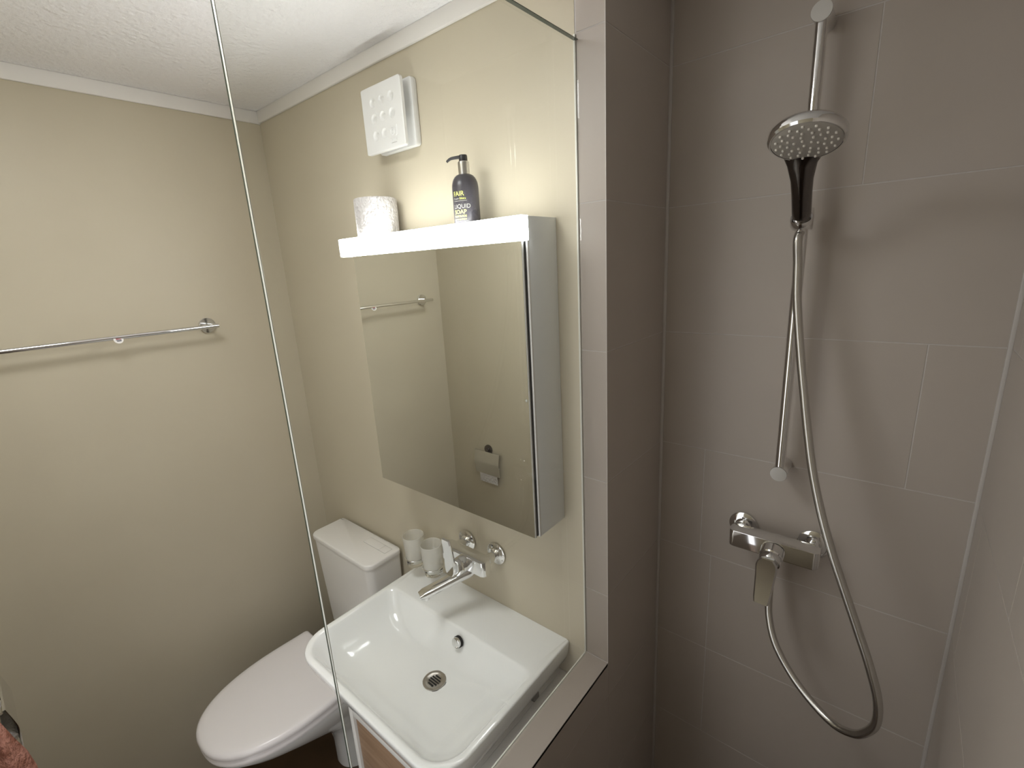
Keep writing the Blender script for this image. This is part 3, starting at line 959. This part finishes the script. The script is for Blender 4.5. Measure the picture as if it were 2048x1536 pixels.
# plain world coordinates measured for the hanging hose
path += [(1.6615, 0.1905, 1.842), (1.664, 0.197, 1.797), (1.669, 0.195, 1.73), (1.683, 0.19, 1.633), (1.697, 0.18, 1.556), (1.712, 0.168, 1.478), (1.729, 0.155, 1.402),
         (1.751, 0.14, 1.328), (1.777, 0.125, 1.257), (1.806, 0.112, 1.188), (1.835, 0.1, 1.12), (1.859, 0.09, 1.062), (1.879, 0.085, 0.998), (1.883, 0.088, 0.944),
         (1.872, 0.095, 0.906), (1.852, 0.105, 0.877), (1.818, 0.125, 0.859), (1.773, 0.15, 0.868), (1.728, 0.175, 0.894), (1.689, 0.2, 0.935), (1.668, 0.225, 0.982),
         (1.662, 0.240, 1.03), (1.662, 0.243, 1.07), (1.664, 0.243, 1.128)]
tube(hose, path, 0.0080, n=14, sub=8)
ho = finish('shower_hose', hose, HOSEM, None)
tag(ho, 'silver metal shower hose looping down to the shower mixer', 'hose')
bm = bmesh.new()
lathe(bm, [(0.0082, 0), (0.0112, 0), (0.0112, 0.016), (0.0082, 0.018)], (1.6635, 0.2430, 1.1085), (0.02, 0, 1), n=20)
finish('hose_nut', bm, CHROME, ho)
bm = bmesh.new()
lathe(bm, [(0.0084, 0.0), (0.0104, 0.002), (0.0116, 0.020), (0.0084, 0.020)], Vector(path[1]) - hd * 0.010, hd, n=20)
finish('hose_nut', bm, CHROME, ho)

# ------------------------------------------------------------------ towel rail with label tag
TZ, TX = 1.6814, 0.0664
tr_ = empty('towel_rail', (0, -0.58, TZ), 'thin chrome towel bar across the left beige wall', 'towel rail')
bm = bmesh.new()
tube(bm, [(TX, -0.283, TZ), (TX, -0.891, TZ)], 0.0068, n=20, spline=False)
finish('bar', bm, CHROME, tr_)
for yy in (-0.297, -0.877):
    bm = bmesh.new()
    lathe(bm, [(0.0, 0.0005), (0.0250, 0.0005), (0.0258, 0.0015), (0.0258, 0.0075), (0.0245, 0.0090), (0.0080, 0.0092), (0.0068, 0.0105), (0.0062, TX - 0.002), (0, TX - 0.002)], (0, yy, TZ), (1, 0, 0), n=40, cap0=False, cap1=False)
    finish('rosette', bm, CHROME, tr_)
rebase(tr_)
tg = empty('round_tag', (TX + 0.006, -0.553, TZ), 'small round white sticker with dark print stuck on the towel bar', 'sticker')
bm = bmesh.new()
tc_ = Vector((TX + 0.0063, -0.553, TZ - 0.0050))
tn = Vector((0.93, 0.10, 0.30)).normalized()
lathe(bm, [(0.0, 0), (0.0118, 0), (0.0118, 0.0006), (0.0, 0.0006)], tc_, tn, n=32, cap0=False, cap1=False)
finish('disc', bm, TAGW, tg)
a2, u2, v2 = frame_of(tn)
bm = bmesh.new()
for k, (p, q, wd, hh) in enumerate(((-0.0005, 0.0048, 0.0055, 0.0012), (0.0, 0.0018, 0.0065, 0.0010), (0.0, -0.0048, 0.0050, 0.0014))):
    c = tc_ + a2 * 0.0009 + u2 * p + v2 * q
    vs = [bm.verts.new(c + u2 * (sx * wd) + v2 * (sy * hh)) for sx, sy in ((-1, -1), (1, -1), (1, 1), (-1, 1))]
    bm.faces.new(vs)
finish('print', bm, TAGD, tg, smooth=False)
bm = bmesh.new()
c = tc_ + a2 * 0.0009 + v2 * -0.0015
bm.faces.new([bm.verts.new(c + u2 * (sx * 0.006) + v2 * (sy * 0.0014)) for sx, sy in ((-1, -1), (1, -1), (1, 1), (-1, 1))])
finish('red_print', bm, TAGR, tg, smooth=False)
rebase(tg)

# ------------------------------------------------------------------ tumblers and their holder
th_ = empty('tumbler_holder', (0.742, 0, 0.945), 'chrome wall holder carrying the two frosted tumblers beside the basin tap', 'holder')
TUM = [(0.786, -0.0635), (0.699, -0.0635)]
TB = 0.8995
TH = 0.105
RZ = TB + 0.028
def trad(h):
    return 0.0285 + 0.0055 * h / TH
for cx_, cy_ in TUM:
    bm = bmesh.new()
    rr = trad(0.028) + 0.0022
    tube(bm, [(cx_ + rr * math.cos(a), cy_ + rr * math.sin(a), RZ) for a in [2 * PI * i / 40 for i in range(41)]], 0.0018, n=8, spline=False, caps=False)
    finish('ring', bm, CHROME, th_)
bm = bmesh.new()
lathe(bm, [(0.0, 0.0005), (0.0220, 0.0005), (0.0225, 0.002), (0.0215, 0.0080), (0, 0.0080)], (0.7425, 0, RZ), (0, -1, 0), n=32, cap0=False, cap1=False)
tube(bm, [(0.7425, -0.006, RZ), (0.7425, -0.0625, RZ)], 0.0050, n=14, spline=False)
tube(bm, [(0.7300, -0.0625, RZ), (0.7550, -0.0625, RZ)], 0.0030, n=12, spline=False)
finish('arm', bm, CHROME, th_)
rebase(th_)
for (cx_, cy_), lab in zip(TUM, ('frosted glass tumbler in the holder, the one nearer the tap lever', 'frosted glass tumbler in the holder, the one nearer the cistern')):
    t = empty('tumbler', (cx_, cy_, TB), lab, 'glass', 'frosted tumblers by the tap')
    bm = bmesh.new()
    z1 = TH
    z0 = 0.026
    lathe(bm, [(trad(z0), z0), (trad(z1) , z1 - 0.001), (trad(z1) - 0.0010, z1), (trad(z1) - 0.0022, z1 - 0.001), (trad(z0) - 0.0022, z0)], (cx_, cy_, TB), n=40, cap0=False, cap1=False)
    finish('frosted_wall', bm, FROST, t)
    bm = bmesh.new()
    lathe(bm, [(0.0, 0.0), (0.0255, 0.0), (0.0280, 0.0025), (trad(0.0255), 0.0255), (trad(0.0255) - 0.0024, 0.0255), (0.0250, 0.013), (0.0, 0.012)], (cx_, cy_, TB), n=40, cap0=False, cap1=False)
    finish('clear_base', bm, CLEARG, t)
    rebase(t)

# ------------------------------------------------------------------ paper holder on the rear wall (seen in the mirror)
ph = empty('paper_holder', (0.275, YREAR, 0.88), 'chrome toilet paper holder with a flap, seen in the mirror on the rear wall', 'paper holder')
hx0, hx1 = 0.190, 0.356
bm = bmesh.new()
lathe(bm, [(0.0, 0.0005), (0.0250, 0.0005), (0.0255, 0.002), (0.0245, 0.0080), (0.0100, 0.0085), (0.0085, 0.012), (0.0085, 0.018), (0, 0.018)], (0.268, YREAR, 0.912), (0, 1, 0), n=32, cap0=False, cap1=False)
finish('rosette', bm, DARKMET, ph)
bm = bmesh.new()
secs = [(-0.9800, 0.9070), (-0.9760, 0.9065), (-0.9700, 0.875), (-0.9670, 0.855), (-0.9665, 0.845), (-0.9680, 0.832), (-0.9740, 0.783)]
sec2 = [(y - 0.0016, z - 0.0008) for y, z in secs[::-1]]
prism(bm, secs + sec2, lambda a, b, d: (d, a, b), hx0, hx1)
finish('flap', bm, CHROME, ph, angle=20)
bm = bmesh.new()
tube(bm, [(hx0 + 0.004, -0.984, 0.900), (hx1 - 0.004, -0.984, 0.900)], 0.0035, n=12, spline=False)
finish('hinge_rod', bm, CHROME, ph)
bm = bmesh.new()
tube(bm, [(hx0 + 0.010, -0.984, 0.900), (hx0 + 0.010, -0.984, 0.83), (hx0 + 0.016, -0.984, 0.820), (hx1 - 0.012, -0.984, 0.820)], 0.0030, n=10, spline=False)
finish('roll_arm', bm, CHROME, ph)
rebase(ph)
pr2 = empty('hanging_paper', (0.281, -0.978, 0.82), 'nearly used up toilet paper on the holder under the chrome flap', 'toilet paper')
bm = bmesh.new()
lathe(bm, [(0.0040, 0), (0.0120, 0), (0.0120, 0.120), (0.0040, 0.120)], (0.216, -0.984, 0.816), (1, 0, 0), n=28)
finish('roll', bm, PAPER, pr2)
bm = bmesh.new()
prism(bm, [(-0.9722, 0.818), (-0.9760, 0.76), (-0.9760, 0.735), (-0.9768, 0.735), (-0.9768, 0.76), (-0.9730, 0.818)], lambda a, b, d: (d, a, b), 0.216, 0.336)
finish('loose_sheet', bm, PAPER, pr2)
rebase(pr2)

# ------------------------------------------------------------------ pink towel hanging on the rear wall
tw = empty('pink_towel', (0.72, YREAR, 1.20), 'fuzzy pink towel bulging in at the lower left corner of the picture', 'towel')
bm = bmesh.new()
secs = []
NS = 14
for i in range(NS + 1):
    t = i / NS
    z = 1.112 - 0.51 * t
    wv = 0.035 + 0.03 * min(1, t * 3)
    dp = 0.026 * math.sin(min(1, t * 4 + 0.06) * PI / 2)
    ringp = []
    for k in range(28):
        a = 2 * PI * k / 28
        c, s = math.cos(a), math.sin(a)
        wob = 0.004 * math.sin(5 * a + 3 * t)
        ringp.append(Vector((0.722 + (wv + wob) * c, -0.968 + (dp + wob * 0.6) * s, z + 0.02 * (1 - abs(c)) * (1 if i == 0 else 0))))
    secs.append(ringp)
loft(bm, secs)
finish('cloth', bm, TOWELM, tw, angle=80)
bm = bmesh.new()
tube(bm, [(0.722, YREAR + 0.0005, 1.139), (0.722, -0.972, 1.139), (0.722, -0.958, 1.145), (0.722, -0.955, 1.157)], 0.004, n=12)
tube(bm, [(0.707, -0.966, 1.109), (0.722, -0.966, 1.1435), (0.737, -0.966, 1.109)], 0.0022, n=8)
finish('hook_loop', bm, CHROME, tw)
rebase(tw)
